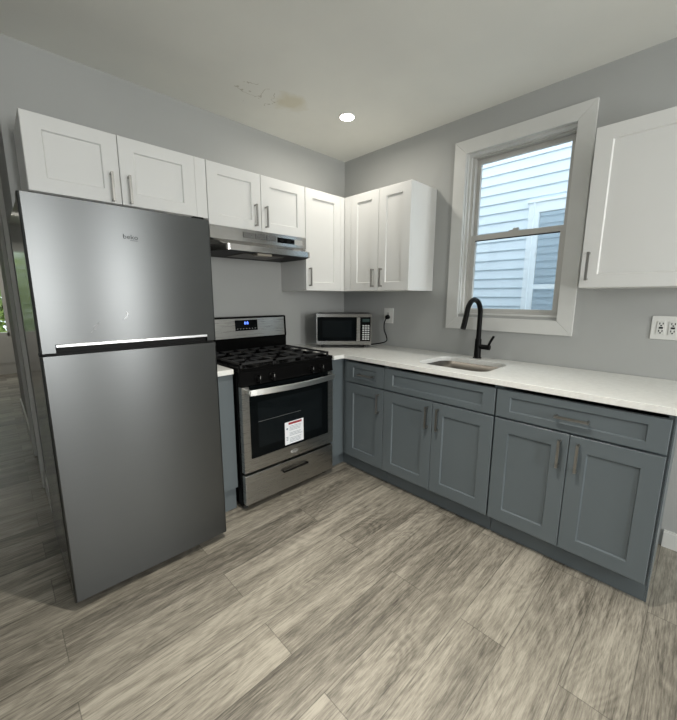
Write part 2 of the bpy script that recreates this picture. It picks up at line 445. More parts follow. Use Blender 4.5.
# far room
struct('wall_far', boxes((-4.6, -3.75, 5.9, 6.0, 0, CEIL), (-2.30, -0.6, 5.9, 6.0, 0, CEIL), (-3.75, -2.30, 5.9, 6.0, 0, 0.66), (-3.75, -2.30, 5.9, 6.0, 2.15, CEIL)), trim_m)
struct('wall_far_left', boxes((-4.6, -4.5, 3.16, 6.0, 0, CEIL)), wall_m)
struct('wall_far_right', boxes((-0.6, -0.5, 3.04, 6.0, 0, CEIL)), wall_m)
struct('baseboard_far', boxes((-4.5, -0.6, 5.87, 5.9, 0, 0.19), (-4.5, -0.6, 5.865, 5.9, 0.17, 0.19)), trim_m)
# far window
w = struct('window_2', boxes((-3.75, -2.30, 5.90, 5.98, 0.66, 0.72), (-3.75, -2.30, 5.90, 5.98, 2.09, 2.15), (-3.75, -3.69, 5.90, 5.98, 0.66, 2.15), (-2.33, -2.30, 5.90, 5.98, 0.66, 2.15), (-3.05, -3.0, 5.90, 5.98, 0.66, 2.15)), trim_m)
g = obj('window_pane', boxes((-3.7, -2.32, 5.935, 5.94, 0.7, 2.1)), glass_m); g.parent = w; g.location = Vector(g.location) - Vector(w.location)
# doorway in the hall: casing on the hall wall, door leaf closed
struct('trim_1', boxes((HX - 0.022, HX - 0.001, 0.62, 0.72, 0, 2.06), (HX - 0.022, HX - 0.001, 1.32, 1.42, 0, 2.06), (HX - 0.022, HX - 0.001, 0.62, 1.42, 2.06, 2.16)), trim_m)
dr = struct('door_1', boxes((HX + 0.02, HX + 0.06, 0.725, 1.315, 0.01, 2.055)), trim_m)
struct('baseboard_hall', boxes((HX - 0.014, HX - 0.0005, 0.14, 0.62, 0, 0.12), (HX - 0.014, HX - 0.0005, 1.42, 3.16, 0, 0.12)), trim_m)
struct('trim_2', boxes((HX - 0.012, HX - 0.0005, 0.0, 0.05, 0.0, 1.55)), trim_m)
struct('baseboard_right', boxes((-0.014, -0.0005, -5.2, -2.476, 0, 0.085), (-0.010, -0.0005, -5.2, -2.476, 0.085, 0.095)), trim_m)

# ---- kitchen window: casing with mitred corners, jambs, vinyl frame and two sashes
def casing(fm, u0, u1, z0, z1, wd, w0, w1):
    """mitred picture-frame casing; (u0..u1, z0..z1) outer size"""
    objs = []
    O = [(u0, z0), (u1, z0), (u1, z1), (u0, z1)]; I = [(u0 + wd, z0 + wd), (u1 - wd, z0 + wd), (u1 - wd, z1 - wd), (u0 + wd, z1 - wd)]
    bm = newbm(); s = 0.0003
    for i in range(4):
        j = (i + 1) % 4
        c = ((O[i][0] + O[j][0] + I[i][0] + I[j][0]) / 4, (O[i][1] + O[j][1] + I[i][1] + I[j][1]) / 4)
        q = []
        for p in (O[i], O[j], I[j], I[i]):
            dx, dz = c[0] - p[0], c[1] - p[1]; ln = math.hypot(dx, dz)
            q.append((p[0] + dx / ln * s, p[1] + dz / ln * s))
        prism(bm, q, lambda a, b, t: fm(a, t, b), w0, w1)
    return bm
win = struct('window_1', boxes((0.045, 0.11, WY0 + 0.002, WY0 + 0.04, WZ0 + 0.002, WZ1 - 0.002), (0.045, 0.11, WY1 - 0.045, WY1 - 0.002, WZ0 + 0.002, WZ1 - 0.002),
                               (0.045, 0.11, WY0 + 0.04, WY1 - 0.045, WZ0 + 0.002, WZ0 + 0.021), (0.045, 0.11, WY0 + 0.04, WY1 - 0.045, WZ1 - 0.04, WZ1 - 0.002)), vinyl_m)
def wpart(name, bm, m, label=None):
    o = obj(name, bm, m, label=label); o.parent = win; o.location = Vector(o.location) - Vector(win.location); return o
struct('trim_3', casing(RM, -1.942, -1.114, 1.108, 2.396, 0.088, 0.0005, 0.020), trim_m, bev=0.002)
def sash(x0, x1, y0, y1, z0, z1, st, bot, top):
    return boxes((x0, x1, y0, y0 + st, z0, z1), (x0, x1, y1 - st, y1, z0, z1), (x0, x1, y0 + st, y1 - st, z0, z0 + bot), (x0, x1, y0 + st, y1 - st, z1 - top, z1))
SY0, SY1 = WY0 + 0.040, WY1 - 0.046
wpart('upper_sash', sash(0.082, 0.104, SY0, SY1, 1.735, WZ1 - 0.042, 0.024, 0.035, 0.030), vinyl_m)
wpart('lower_sash', sash(0.052, 0.078, SY0, SY1, WZ0 + 0.022, 1.770, 0.030, 0.024, 0.036), vinyl_m)
wpart('upper_pane', boxes((0.092, 0.095, SY0 + .02, SY1 - .02, 1.77, WZ1 - 0.07)), glass_m)
wpart('lower_pane', boxes((0.064, 0.067, SY0 + .028, SY1 - .028, WZ0 + 0.04, 1.74)), glass_m)
lk = newbm(); box(lk, 0.050, 0.080, -1.56, -1.50, 1.770, 1.778); cyl(lk, (0.065, -1.53, 1.778), (0.065, -1.53, 1.791), 0.011); box(lk, 0.052, 0.062, -1.56, -1.525, 1.780, 1.789)
wpart('rail_gap_shadow', boxes((0.0505, 0.052, SY0 + 0.03, SY1 - 0.03, 1.727, 1.7345)), slot_m)  # black strip standing in for the shadowed gap under the meeting rail
wpart('sash_lock', lk, vinyl_m)
# jamb returns and the stop bead
wpart('jamb', boxes((0.0005, 0.045, WY0 + 0.002, WY0 + 0.012, WZ0 + 0.002, WZ1 - 0.002), (0.0005, 0.045, WY1 - 0.012, WY1 - 0.002, WZ0 + 0.002, WZ1 - 0.002),
                    (0.0005, 0.045, WY0 + 0.012, WY1 - 0.012, WZ0 + 0.002, WZ0 + 0.012), (0.0005, 0.045, WY0 + 0.012, WY1 - 0.012, WZ1 - 0.012, WZ1 - 0.002),
                    (0.022, 0.045, WY1 - 0.026, WY1 - 0.012, WZ0 + 0.012, WZ1 - 0.03), (0.022, 0.045, WY0 + 0.012, WY0 + 0.024, WZ0 + 0.012, WZ1 - 0.03),
                    (0.022, 0.045, WY0 + 0.012, WY1 - 0.012, WZ1 - 0.03, WZ1 - 0.012)), trim_m)

# ---- outdoors beyond the window: neighbour's lap siding and window, our own outside wall
def siding(x, sgn, y0, y1, z0, z1, step=0.1016, lap=0.018):
    """lap siding facing sgn*x direction"""
    bm = newbm(); z = z0
    pts = []
    while z < z1:
        pts += [(x + sgn * lap, z), (x + sgn * 0.003, min(z + step, z1))]
        z += step
    row = [(bm.verts.new((a, y0, b)), bm.verts.new((a, y1, b))) for a, b in pts]
    for (a, b), (c, d) in zip(row, row[1:]): bm.faces.new((a, b, d, c))
    back = [(bm.verts.new((x - sgn * 0.1, y0, z0)), bm.verts.new((x - sgn * 0.1, y1, z0))), (bm.verts.new((x - sgn * 0.1, y0, z1)), bm.verts.new((x - sgn * 0.1, y1, z1)))]
    bm.faces.new((back[0][0], back[1][0], back[1][1], back[0][1]))
    bm.faces.new((row[0][0], row[0][1], back[0][1], back[0][0])); bm.faces.new((row[-1][0], row[-1][1], back[1][1], back[1][0]))
    return bm
NX = 1.7
nb = thing('neighboring_house', 'pale blue-white house with horizontal lap siding seen outside the kitchen window', 'house', (NX, -1.4, 0.0))
obj('siding', siding(NX, -1, -6.0, 3.0, 0.026, 3.35), siding_m, nb)
nw = obj('window_frame', boxes((NX - 0.045, NX, -1.165, -1.062, 0.6, 2.30), (NX - 0.045, NX, -2.0, -1.9, 0.6, 2.30), (NX - 0.045, NX, -1.9, -1.165, 2.2, 2.30), (NX - 0.045, NX, -1.9, -1.165, 0.6, 0.68),
                                 (NX - 0.03, NX, -1.9, -1.165, 1.43, 1.475), (NX - 0.060, NX, -2.02, -1.045, 2.30, 2.325), (NX - 0.06, NX - 0.045, -1.118, -1.110, 0.6, 2.30)), nbtrim_m, nb)
obj('window_pane', boxes((NX - 0.022, NX - 0.016, -1.9, -1.165, 0.68, 2.2)), nbglass_m, nw)
struct('wall_outside', siding(0.135, 1, -5.3, WY0 - 0.06, 0.026, 3.0), siding_m)
struct('wall_outside_rear', siding(0.135, 1, WY1 + 0.06, 0.12, 0.026, 3.0), siding_m)
struct('ground', boxes((0.121, 6, -6.5, 3.5, -0.12, 0.0)), mottled('concrete', (0.35, 0.35, 0.34), (0.42, 0.42, 0.40), 5, 0.9))

# bush outside the far room's window
def bush(loc, rx, ry, rz, n):
    bm = newbm(); rnd = random.Random(3)
    for i in range(n):
        th = rnd.random() * 2 * PI; ph = math.acos(2 * rnd.random() - 1); rr = rnd.random() ** 0.33
        c = Vector((rx * rr * math.sin(ph) * math.cos(th), ry * rr * math.sin(ph) * math.sin(th), rz * rr * math.cos(ph)))
        a = Vector((rnd.gauss(0, 1), rnd.gauss(0, 1), rnd.gauss(0, 1))).normalized(); b = a.orthogonal().normalized(); s = 0.045 + rnd.random() * 0.05
        vs = [bm.verts.new(Vector(loc) + c + a * s), bm.verts.new(Vector(loc) + c + b * s * 0.5), bm.verts.new(Vector(loc) + c - a * s), bm.verts.new(Vector(loc) + c - b * s * 0.5)]
        bm.faces.new(vs)
    return bm
bu = thing('bush', 'bright green leafy bush outside the far room window at left', 'bush', (-3.0, 7.6, 0.0))
obj('foliage', bush((-3.0, 7.6, 1.25), 1.6, 0.6, 1.25, 5200), leaf_m, bu)
st_b = newbm()
for dx in (-0.6, -0.1, 0.5): tube(st_b, [(-3.0 + dx * 0.4, 7.6, 0), (-3.0 + dx, 7.6, 0.6), (-3.0 + dx * 1.6, 7.6, 1.4)], [0.04, 0.03, 0.015], 8)
obj('stem', st_b, mat('bark', (0.09, 0.06, 0.04), 0.9), bu)
struct('ground_far', boxes((-6, 0.0, 6.1, 9.5, -0.1, 0.0)), mat('lawn', (0.10, 0.16, 0.05), 0.9))

# ================================================================== WHITE WALL CABINETS
ZU, ZT = 1.3846, 2.129
UD = 0.306                  # carcass depth, doors stand in front
def wall_cab(name, label, fm, u0, u1, z0, z1, doors, fill=(), handle_z=None):
    """doors: (ua, ub, handle_u or None)"""
    cu = (u0 + u1) / 2; loc = fm(cu, UD / 2, z0)
    t = thing(name, label, 'cabinet', loc)
    bm = newbm(); mbox(bm, fm, u0, u1, 0.001, UD, z0, z1)
    obj('body', bm, white_m, t, bev=0.0008)
    for a, b in fill:
        bm = newbm(); mbox(bm, fm, a, b, UD + 0.0002, UD + 0.0185, z0 + 0.001, z1 - 0.001); obj('filler_strip', bm, white_m, t)
    for a, b, hu in doors:
        d = obj('door', shaker(fm, a, b, z0 + 0.001, z1 - 0.001, UD + 0.0012, st=0.07, rail=0.063), white_m, t)
        if hu is not None:
            obj('handle', pull(fm, hu, handle_z, UD + 0.020), nickel_m, d, label='brushed nickel bar handle')
    return t
wall_cab('wall_cabinet', 'white two-door cabinet above the stainless refrigerator', LM, -2.309, -1.487, 1.798, ZT,
         [(-2.308, -1.942, -1.982), (-1.939, -1.553, -1.903)], [(-1.552, -1.4875)], 1.874)
wall_cab('wall_cabinet', 'short white two-door cabinet above the range hood', LM, -1.4855, -0.738, 1.768, ZT,
         [(-1.484, -1.116, -1.164), (-1.113, -0.740, -1.083)], [], 1.864)
wall_cab('wall_cabinet', 'tall white single-door corner cabinet right of the range hood', LM, -0.7365, -0.3275, ZU, ZT,
         [(-0.7355, -0.370, -0.707)], [(-0.3685, -0.3275)], 1.487)
wall_cab('wall_cabinet', 'tall white two-door cabinet between room corner and window', RM, -0.974, -0.001, ZU, ZT,
         [(-0.9735, -0.6885, -0.729), (-0.6855, -0.397, -0.647)], [(-0.3955, -0.3265)], 1.483)
wall_cab('wall_cabinet', 'white single-door cabinet right of the window', RM, -2.545, -2.015, ZU, ZT,
         [(-2.544, -2.016, -2.047)], [], 1.4885)

# ================================================================== BLUE BASE CABINETS
BD = 0.610; ZB = 0.884
def base_cab(label, fm, u0, u1, drawer=None, doors=(), drawer_handle=None, toe_to=None):
    t = thing('base_cabinet', label, 'cabinet', fm((u0 + u1) / 2, BD / 2, 0.0))
    bm = newbm()
    # open-topped box so the sink basin can hang inside
    s = 0.018
    F_ = BD - 0.006; mbox(bm, fm, u0, u0 + s, 0.002, F_, 0.113, ZB); mbox(bm, fm, u1 - s, u1, 0.002, F_, 0.113, ZB)
    mbox(bm, fm, u0 + s, u1 - s, 0.002, F_, 0.113, 0.131); mbox(bm, fm, u0 + s, u1 - s, 0.002, 0.012, 0.131, ZB)
    mbox(bm, fm, u0 + s, u1 - s, BD - 0.024, F_, 0.131, 0.858)
    obj('body', bm, blue_m, t)
    bm = newbm(); mbox(bm, fm, u0, toe_to or u1, 0.5, 0.555, 0.001, 0.1125); obj('toe_kick', bm, blue_m, t)
    if drawer:
        a, b = drawer
        d = obj('drawer', shaker(fm, a, b, 0.716, 0.864, BD + 0.001, st=0.068, rail=0.036, rec=0.008), blue_m, t)
        if drawer_handle is not None: obj('handle', pull(fm, drawer_handle, 0.787, BD + 0.020, vert=False), nickel_m, d, label='brushed nickel bar handle')
    for a, b, hu in doors:
        d = obj('door', shaker(fm, a, b, 0.1275, 0.706, BD + 0.001, st=0.07, rail=0.070, rec=0.009), blue_m, t)
        obj('handle', pull(fm, hu, 0.608, BD + 0.020), nickel_m, d, label='brushed nickel bar handle')
    return t
base_cab('slate blue cabinet with one drawer and one door, left end of window wall run', RM, -1.0165, -0.6135, (-0.658, -1.0145), [(-1.0145, -0.658, -0.978)], -0.86, toe_to=-0.5565)
base_cab('slate blue two-door cabinet under the sink with plain false drawer front', RM, -1.767, -1.0185, (-1.020, -1.765), [(-1.3945, -1.020, -1.366), (-1.765, -1.3975, -1.441)])
bc = base_cab('slate blue cabinet with wide drawer and two doors, right end of the run', RM, -2.456, -1.769, (-1.773, -2.450), [(-2.117, -1.773, -2.083), (-2.450, -2.120, -2.158)], -2.120)
bm = newbm(); mbox(bm, RM, -2.4625, -2.4565, 0.002, BD - 0.002, 0.113, ZB); mbox(bm, RM, -2.4625, -2.4565, 0.002, 0.555, 0.0, 0.113)
obj('end_panel', bm, blue_m, bc)
# corner filler cabinet between range and corner, and the narrow one between range and fridge
t = thing('corner_base_cabinet', 'narrow slate blue filler cabinet between the range and the corner', 'cabinet', (-0.68, -0.3, 0))
obj('body', boxes((-0.748, -0.002, -0.608, -0.002, 0.113, ZB)), blue_m, t)
obj('toe_kick', boxes((-0.748, -0.502, -0.555, -0.50, 0.001, 0.1125)), blue_m, t)
t = thing('filler_cabinet', 'narrow slate blue cabinet squeezed between refrigerator and range', 'cabinet', (-1.58, -0.3, 0))
obj('body', boxes((-1.650, -1.506, -0.570, -0.002, 0.155, 0.883)), blue_m, t)
obj('toe_kick', boxes((-1.650, -1.506, -0.540, -0.48, 0.001, 0.1545)), blue_m, t)

# ================================================================== COUNTERTOPS
def counter():
    z1, z0 = 0.916, 0.886
    outer = [(-0.748, -0.003), (-0.748, -0.650), (-0.652, -0.650), (-0.648, -0.654), (-0.648, -2.475), (-0.003, -2.475), (-0.003, -0.003)]
    cx, cy, hx, hy, r = -0.345, -1.425, 0.190, 0.230, 0.075
    hole = []
    for sx, sy, a0 in ((1, 1, 0), (-1, 1, 90), (-1, -1, 180), (1, -1, 270)):
        for k in range(7):
            a = math.radians(a0 + 15 * k); hole.append((cx + sx * (hx - r) + r * math.cos(a), cy + sy * (hy - r) + r * math.sin(a)))
    bm = newbm(); es = []
    for loop in (outer, hole):
        vs = [bm.verts.new((x, y, z1)) for x, y in loop]
        es += [bm.edges.new((vs[i], vs[(i + 1) % len(vs)])) for i in range(len(vs))]
    bmesh.ops.triangle_fill(bm, use_beauty=True, use_dissolve=False, edges=es)
    ret = bmesh.ops.extrude_face_region(bm, geom=list(bm.faces))
    bmesh.ops.translate(bm, verts=[g for g in ret['geom'] if isinstance(g, bmesh.types.BMVert)], vec=(0, 0, z0 - z1))
    return bm, hole
cbm, hole = counter()
ct = obj('countertop', cbm, quartz_m, bev=0.002); tag(ct, 'long white quartz countertop running from the range under the window', 'countertop')
ct2 = obj('countertop', boxes((-1.652, -1.512, -0.598, -0.003, 0.886, 0.916)), quartz_m, bev=0.002); tag(ct2, 'short white quartz countertop sliver between refrigerator and range', 'countertop')
# sink
def sink():
    bm = newbm(); cx, cy = -0.345, -1.425
    rings = []
    for s, z in ((1.0, 0.8855), (1.0, 0.80), (0.98, 0.75), (0.90, 0.725), (0.2, 0.715)):
        rings.append([bm.verts.new((cx + (x - cx) * s, cy + (y - cy) * s, z)) for x, y in hole])
    n = len(hole)
    for a, b in zip(rings, rings[1:]):
        for i in range(n): bm.faces.new((a[i], a[(i + 1) % n], b[(i + 1) % n], b[i]))
    bm.faces.new(rings[-1])
    return bm
sk = thing('sink', 'undermount stainless steel sink set in the white countertop', 'sink', (-0.345, -1.425, 0.715))
so = obj('basin', sink(), sink_m, sk, smooth=True); md = so.modifiers.new('thick', 'SOLIDIFY'); md.thickness = 0.002; md.offset = 1
bm = newbm(); cyl(bm, (-0.345, -1.425, 0.7155), (-0.345, -1.425, 0.719), 0.04); cyl(bm, (-0.345, -1.425, 0.719), (-0.345, -1.425, 0.7195), 0.028)
obj('drain', bm, chrome_m, sk, smooth=True)
# faucet
fx, fy = -0.075, -1.402
ft = thing('faucet', 'matte black gooseneck pull-down faucet behind the sink', 'faucet', (fx, fy, 0.916))
bm = newbm(); cyl(bm, (fx, fy, 0.9165), (fx, fy, 0.922), 0.029); cyl(bm, (fx, fy, 0.922), (fx, fy, 1.050), 0.0235, 0.021); cyl(bm, (fx, fy, 1.05), (fx, fy, 1.056), 0.021, 0.015)
obj('base', bm, blkmat_m, ft, smooth=True)
arc = [(fx, fy, 1.05), (fx, fy, 1.14), (fx, fy, 1.22)]
for k in range(1, 13):
    a = math.radians(180 * k / 13); arc.append((fx - 0.098 * (1 - math.cos(a)), fy, 1.225 + 0.095 * math.sin(a)))
arc += [(fx - 0.203, fy, 1.215)]
bm = newbm(); tube(bm, catmull(arc, 3), 0.0165, 18); obj('spout', bm, blkmat_m, ft, smooth=True)
bm = newbm(); tube(bm, [(fx - 0.2025, fy, 1.222), (fx - 0.208, fy, 1.205), (fx - 0.221, fy, 1.17), (fx - 0.236, fy, 1.136)], [0.0165, 0.0170, 0.0172, 0.0175], 18)
obj('spray_head', bm, blkmat_m, ft, smooth=True)
bm = newbm(); cyl(bm, (fx, fy, 0.998), (fx, fy - 0.084, 0.998), 0.0175); 
tube(bm, [(fx, fy - 0.070, 1.0), (fx - 0.004, fy - 0.084, 1.035), (fx - 0.008, fy - 0.108, 1.078)], [0.0085, 0.0080, 0.0080], 12)
obj('lever', bm, blkmat_m, ft, smooth=True)

# ================================================================== REFRIGERATOR
FX0, FX1, FY = -2.382, -1.690, -0.775
fr = thing('refrigerator', 'tall brushed stainless top-freezer refrigerator with dark sides', 'refrigerator', ((FX0 + FX1) / 2, -0.44, 0))
obj('body', boxes((FX0 + 0.002, FX1 - 0.002, -0.705, -0.09, 0.03, 1.685)), fsid_m, fr, label='glossy dark grey side and back shell', bev=0.004)
def fdoor(z0, z1, notch=None):
    bm = newbm()
    if notch:
        a, b, zn = notch
        pts = [(FX0, z1), (FX1, z1), (FX1, z0), (b, z0), (b, zn), (a, zn), (a, z0), (FX0, z0)]
        # back slab full size, front layer notched
        prism(bm, pts, lambda p, q, t: (p, t, q), FY, FY + 0.022)
    else:
        box(bm, FX0, FX1, FY, FY + 0.022, z0, z1)
    vert = [e for e in bm.edges if abs(e.verts[0].co.z - e.verts[1].co.z) > 0.4 and abs(e.verts[0].co.y - FY) < 1e-4 and abs(e.verts[1].co.y - FY) < 1e-4]
    bmesh.ops.bevel(bm, geom=vert, offset=0.009, segments=4, profile=0.5, affect='EDGES')
    return bm
ud = obj('freezer_door', fdoor(1.119, 1.694, (-2.332, -1.736, 1.152)), fridge_m, fr, uv=True)
ld = obj('lower_door', fdoor(0.045, 1.107), fridge_m, fr, uv=True)
for d_, a_, b_ in ((ud, 1.119, 1.694), (ld, 0.050, 1.107)):
    obj('door_edge', boxes((FX0 + 0.0005, FX1 - 0.0005, FY + 0.0222, FY + 0.062, a_ + 0.0005, b_ - 0.0005)), fsid_m, d_, label='dark grey door edge')
obj('handle', boxes((-2.331, -1.737, FY - 0.008, FY + 0.012, 1.139, 1.1515)), chrome_m, ud, label='bright horizontal grip strip', bev=0.003)
obj('handle_recess', boxes((-2.331, -1.737, FY + 0.015, FY + 0.0218, 1.1195, 1.1385)), blkmat_m, ud, label='dark finger recess')
obj('door_gasket', boxes((FX0 + 0.006, FX1 - 0.006, -0.712, -0.7055, 0.05, 1.69), (FX0 + 0.008, FX1 - 0.008, FY + 0.02, -0.712, 1.108, 1.118)), blkmat_m, fr)
obj('hinge_cover', boxes((-1.76, -1.71, FY + 0.015, -0.68, 1.6945, 1.706)), blkmat_m, fr, bev=0.003)
obj('base_grille', boxes((FX0 + 0.01, FX1 - 0.01, -0.70, -0.69, 0.012, 0.0298)), blkmat_m, fr)
bm = newbm()
for x in (FX0 + 0.05, FX1 - 0.05):
    for y in (-0.66, -0.14):
        b2 = newbm(); cyl(b2, (x, y, 0.0), (x, y, 0.031), 0.02); obj('foot', b2, foot_m, fr)
bm.free()
bm = text_bm('beko', 0.026, lambda x, y: Vector((-2.038 + x * 1.1, FY - 0.0006, 1.577 + y)))
box(bm, -2.040, -2.012, FY - 0.0012, FY - 0.0002, 1.563, 1.5645)
obj('logo', bm, logo_m, ud)
bm = newbm(); z = 1.27
prism(bm, [(-2.095, 1.235), (-2.078, 1.250), (-2.073, 1.262), (-2.082, 1.276), (-2.077, 1.262), (-2.083, 1.251)], lambda a, b, t: (a, t, b), FY - 0.0008, FY - 0.0002)
obj('scuff_mark', bm, paper_m, ud, label='pale scuff mark')
bm = newbm()
for i, (a, b, c, d) in enumerate(((-2.215, 1.19, -2.185, 1.225), (-2.205, 1.215, -2.18, 1.228), (-2.21, 1.20, -2.195, 1.203))):
    prism(bm, [(a, b), (a + 0.004, b - 0.001), (c + 0.002, d), (c, d + 0.002)], lambda p, q, t: (p, t, q), FY - 0.0008, FY - 0.0002)
obj('scuff_mark', bm, mat('smudge', (0.17, 0.17, 0.17), 0.4, 0.6), ud, label='dark smudge')

# ================================================================== RANGE
SX0, SX1, SY = -1.496, -0.754, -0.645
CX = (SX0 + SX1) / 2
rg = thing('gas_range', 'freestanding stainless gas range with black cooktop', 'stove', (CX, -0.33, 0))
obj('body', boxes((SX0, SX1, -0.606, -0.025, 0.035, 0.893)), blk_m, rg, label='black enamel side shell', bev=0.003)
for x in (SX0 + 0.035, SX1 - 0.035):
    for y in (-0.57, -0.08):
        bm = newbm(); cyl(bm, (x, y, 0), (x, y, 0.036), 0.018, 0.014); obj('foot', bm, foot_m, rg)
dw = obj('drawer', boxes((SX0 + 0.004, SX1 - 0.004, SY, -0.607, 0.048, 0.243)), steel_m, rg, bev=0.004, uv=True)
bm = newbm(); box(bm, -1.222, -1.010, SY - 0.022, SY - 0.014, 0.180, 0.194)
for x in (-1.214, -1.018): box(bm, x - 0.006, x + 0.006, SY - 0.015, SY - 0.0002, 0.182, 0.192)
obj('drawer_handle', bm, blkmat_m, dw, label='black bar handle', bev=0.003)
# oven door: frame with a real opening
bm = boxes((SX0 + 0.004, SX0 + 0.052, SY, -0.607, 0.262, 0.806), (SX1 - 0.050, SX1 - 0.004, SY, -0.607, 0.262, 0.806), (SX0 + 0.052, SX1 - 0.050, SY, -0.607, 0.262, 0.345))
od = obj('oven_door', bm, steel_m, rg, uv=True)
obj('door_glass', boxes((SX0 + 0.0525, SX1 - 0.0505, SY + 0.003, -0.612, 0.3455, 0.806)), glassblk_m, od, label='black oven door glass')
obj('inner_window', boxes((SX0 + 0.11, SX1 - 0.11, SY + 0.0022, SY + 0.0029, 0.405, 0.70)), ovenin_m, od)
obj('rack_line', boxes((SX0 + 0.11, CX + 0.07, SY + 0.0014, SY + 0.0021, 0.572, 0.575)), shelf_m, od)
# bowed towel-bar handle
bm = newbm(); n = 16; prof = []
for i in range(n + 1):
    s = i / n * 2 - 1; x = CX + s * 0.338; bow = 0.040 + 0.036 * (1 - s * s); z = 0.777
    prof.append((x, SY - bow, z))
rows = []
for x, y, z in prof: rows.append([bm.verts.new((x, y + dy, z + dz)) for dy, dz in ((-0.007, -0.018), (0.006, -0.018), (0.006, 0.018), (-0.007, 0.018))])
for a, b in zip(rows, rows[1:]):
    for k in range(4): bm.faces.new((a[k], a[(k + 1) % 4], b[(k + 1) % 4], b[k]))
bm.faces.new(rows[0]); bm.faces.new(rows[-1][::-1])
for s in (-1, 1): box(bm, CX + s * 0.333 - 0.012, CX + s * 0.333 + 0.012, SY - 0.048, SY - 0.0005, 0.772, 0.792)
obj('oven_handle', bm, chrome2_m, od, uv=True, bev=0.003)
# control panel (slanted), knobs
cp = newbm(); prism(cp, [(-0.607, 0.812), (SY, 0.812), (SY + 0.004, 0.825), (SY + 0.012, 0.897), (-0.607, 0.897)], lambda a, b, t: (t, a, b), SX0 + 0.001, SX1 - 0.001)
cpo = obj('control_panel', cp, blk_m, rg)
for kx in (-1.378, -1.278, -0.962, -0.872):
    bm = newbm(); y = SY + 0.007
    cyl(bm, (kx, y + 0.002, 0.848), (kx, y - 0.010, 0.8468), 0.024, 0.0225, 24)
    cyl(bm, (kx, y - 0.009, 0.8468), (kx, y - 0.030, 0.845), 0.0185, 0.0155, 24)
    box(bm, kx - 0.005, kx + 0.005, y - 0.034, y - 0.012, 0.822, 0.872)
    k = obj('knob', bm, blkmat_m, cpo, smooth=True)
    bm = newbm(); box(bm, kx - 0.0012, kx + 0.0012, y - 0.0350, y - 0.0342, 0.848, 0.865); obj('pointer', bm, key_m, k, label='pale pointer line')
# cooktop with raised rim, burners, grates
bm = boxes((SX0 - 0.001, SX1 + 0.001, -0.640, -0.075, 0.8975, 0.908), (SX0 - 0.001, SX0 + 0.012, -0.640, -0.075, 0.908, 0.920), (SX1 - 0.012, SX1 + 0.001, -0.640, -0.075, 0.908, 0.920), (SX0 + 0.012, SX1 - 0.012, -0.640, -0.622, 0.908, 0.918))
ck = obj('cooktop', bm, blk_m, rg, bev=0.003)
for bx, by, br in ((-1.32, -0.49, 0.047), (-1.32, -0.22, 0.038), (-0.93, -0.49, 0.042), (-0.93, -0.22, 0.036), (-1.125, -0.355, 0.044)):
    bm = newbm(); cyl(bm, (bx, by, 0.908), (bx, by, 0.916), br * 1.25, br * 1.1, 32); cyl(bm, (bx, by, 0.916), (bx, by, 0.924), br * 0.9, br * 0.9, 32)
    bu_ = obj('burner', bm, blkmat_m, ck, smooth=True)
    bm = newbm(); cyl(bm, (bx, by, 0.924), (bx, by, 0.931), br, br * 0.92, 32); obj('burner_cap', bm, iron_m, bu_, smooth=True)
for gx0, gx1 in ((-1.478, -1.238), (-1.235, -1.015), (-1.012, -0.772)):
    bm = newbm(); h0, h1 = 0.936, 0.948; b = 0.006
    y0, y1 = -0.615, -0.095
    for x in (gx0 + b, gx1 - b): box(bm, x - b, x + b, y0, y1, h0, h1)
    for y in (y0 + b, (y0 + y1) / 2, y1 - b): box(bm, gx0, gx1, y - b, y + b, h0, h1)
    mx_ = (gx0 + gx1) / 2
    for y in (-0.49, -0.22):
        for a in range(4):
            ang = a * PI / 2; r0 = 0.025; r1 = 0.11
            dx, dy = math.cos(ang), math.sin(ang)
            xa, ya, xb, yb = mx_ + dx * r0, y + dy * r0, mx_ + dx * r1, y + dy * r1
            box(bm, min(xa, xb) - 0.004, max(xa, xb) + 0.004, min(ya, yb) - 0.004, max(ya, yb) + 0.004, h0 + 0.001, h1 + 0.002)
    for x in (gx0 + b, gx1 - b):
        for y in (y0 + b, y1 - b): box(bm, x - b, x + b, y - b, y + b, 0.908, h0)
    obj('grate', bm, iron_m, ck)
# backguard
bg_ = newbm(); prism(bg_, [(-0.024, 0.897), (-0.074, 0.897), (-0.074, 1.02), (-0.080, 1.03), (-0.070, 1.186), (-0.050, 1.190), (-0.024, 1.188)], lambda a, b, t: (t, a, b), SX0, SX1)
bgo = obj('backguard', bg_, blk_m, rg, bev=0.002)
bm = newbm(); prism(bm, [(-0.0795, 1.033), (-0.0825, 1.033), (-0.0735, 1.176), (-0.0700, 1.176)], lambda a, b, t: (t, a, b), SX0 + 0.018, SX1 - 0.020)
obj('fascia', bm, steel_m, bgo, uv=True)
def fas(a, z): # point on the fascia plane
    return -0.0835 + (z - 1.033) / 0.143 * 0.009
bm = newbm(); prism(bm, [(fas(0, 1.085) + 0.001, 1.085), (fas(0, 1.085) - 0.001, 1.085), (fas(0, 1.164) - 0.001, 1.164), (fas(0, 1.164) + 0.001, 1.164)], lambda a, b, t: (t, a, b), -1.212, -1.024)
dsp = obj('display', bm, glassblk_m, bgo)
bm = text_bm('8:8', 0.030, lambda x, y: Vector((-1.120 + x, fas(0, 1.14 + y) - 0.0016, 1.140 + y)))
obj('clock_digits', bm, digit_m, dsp, label='glowing blue clock digits')
bm = newbm()
for i in range(7): box(bm, -1.20 + i * 0.025, -1.190 + i * 0.025, fas(0, 1.1) - 0.0018, fas(0, 1.1) - 0.0012, 1.098, 1.101)
obj('button_marks', bm, key_m, dsp)
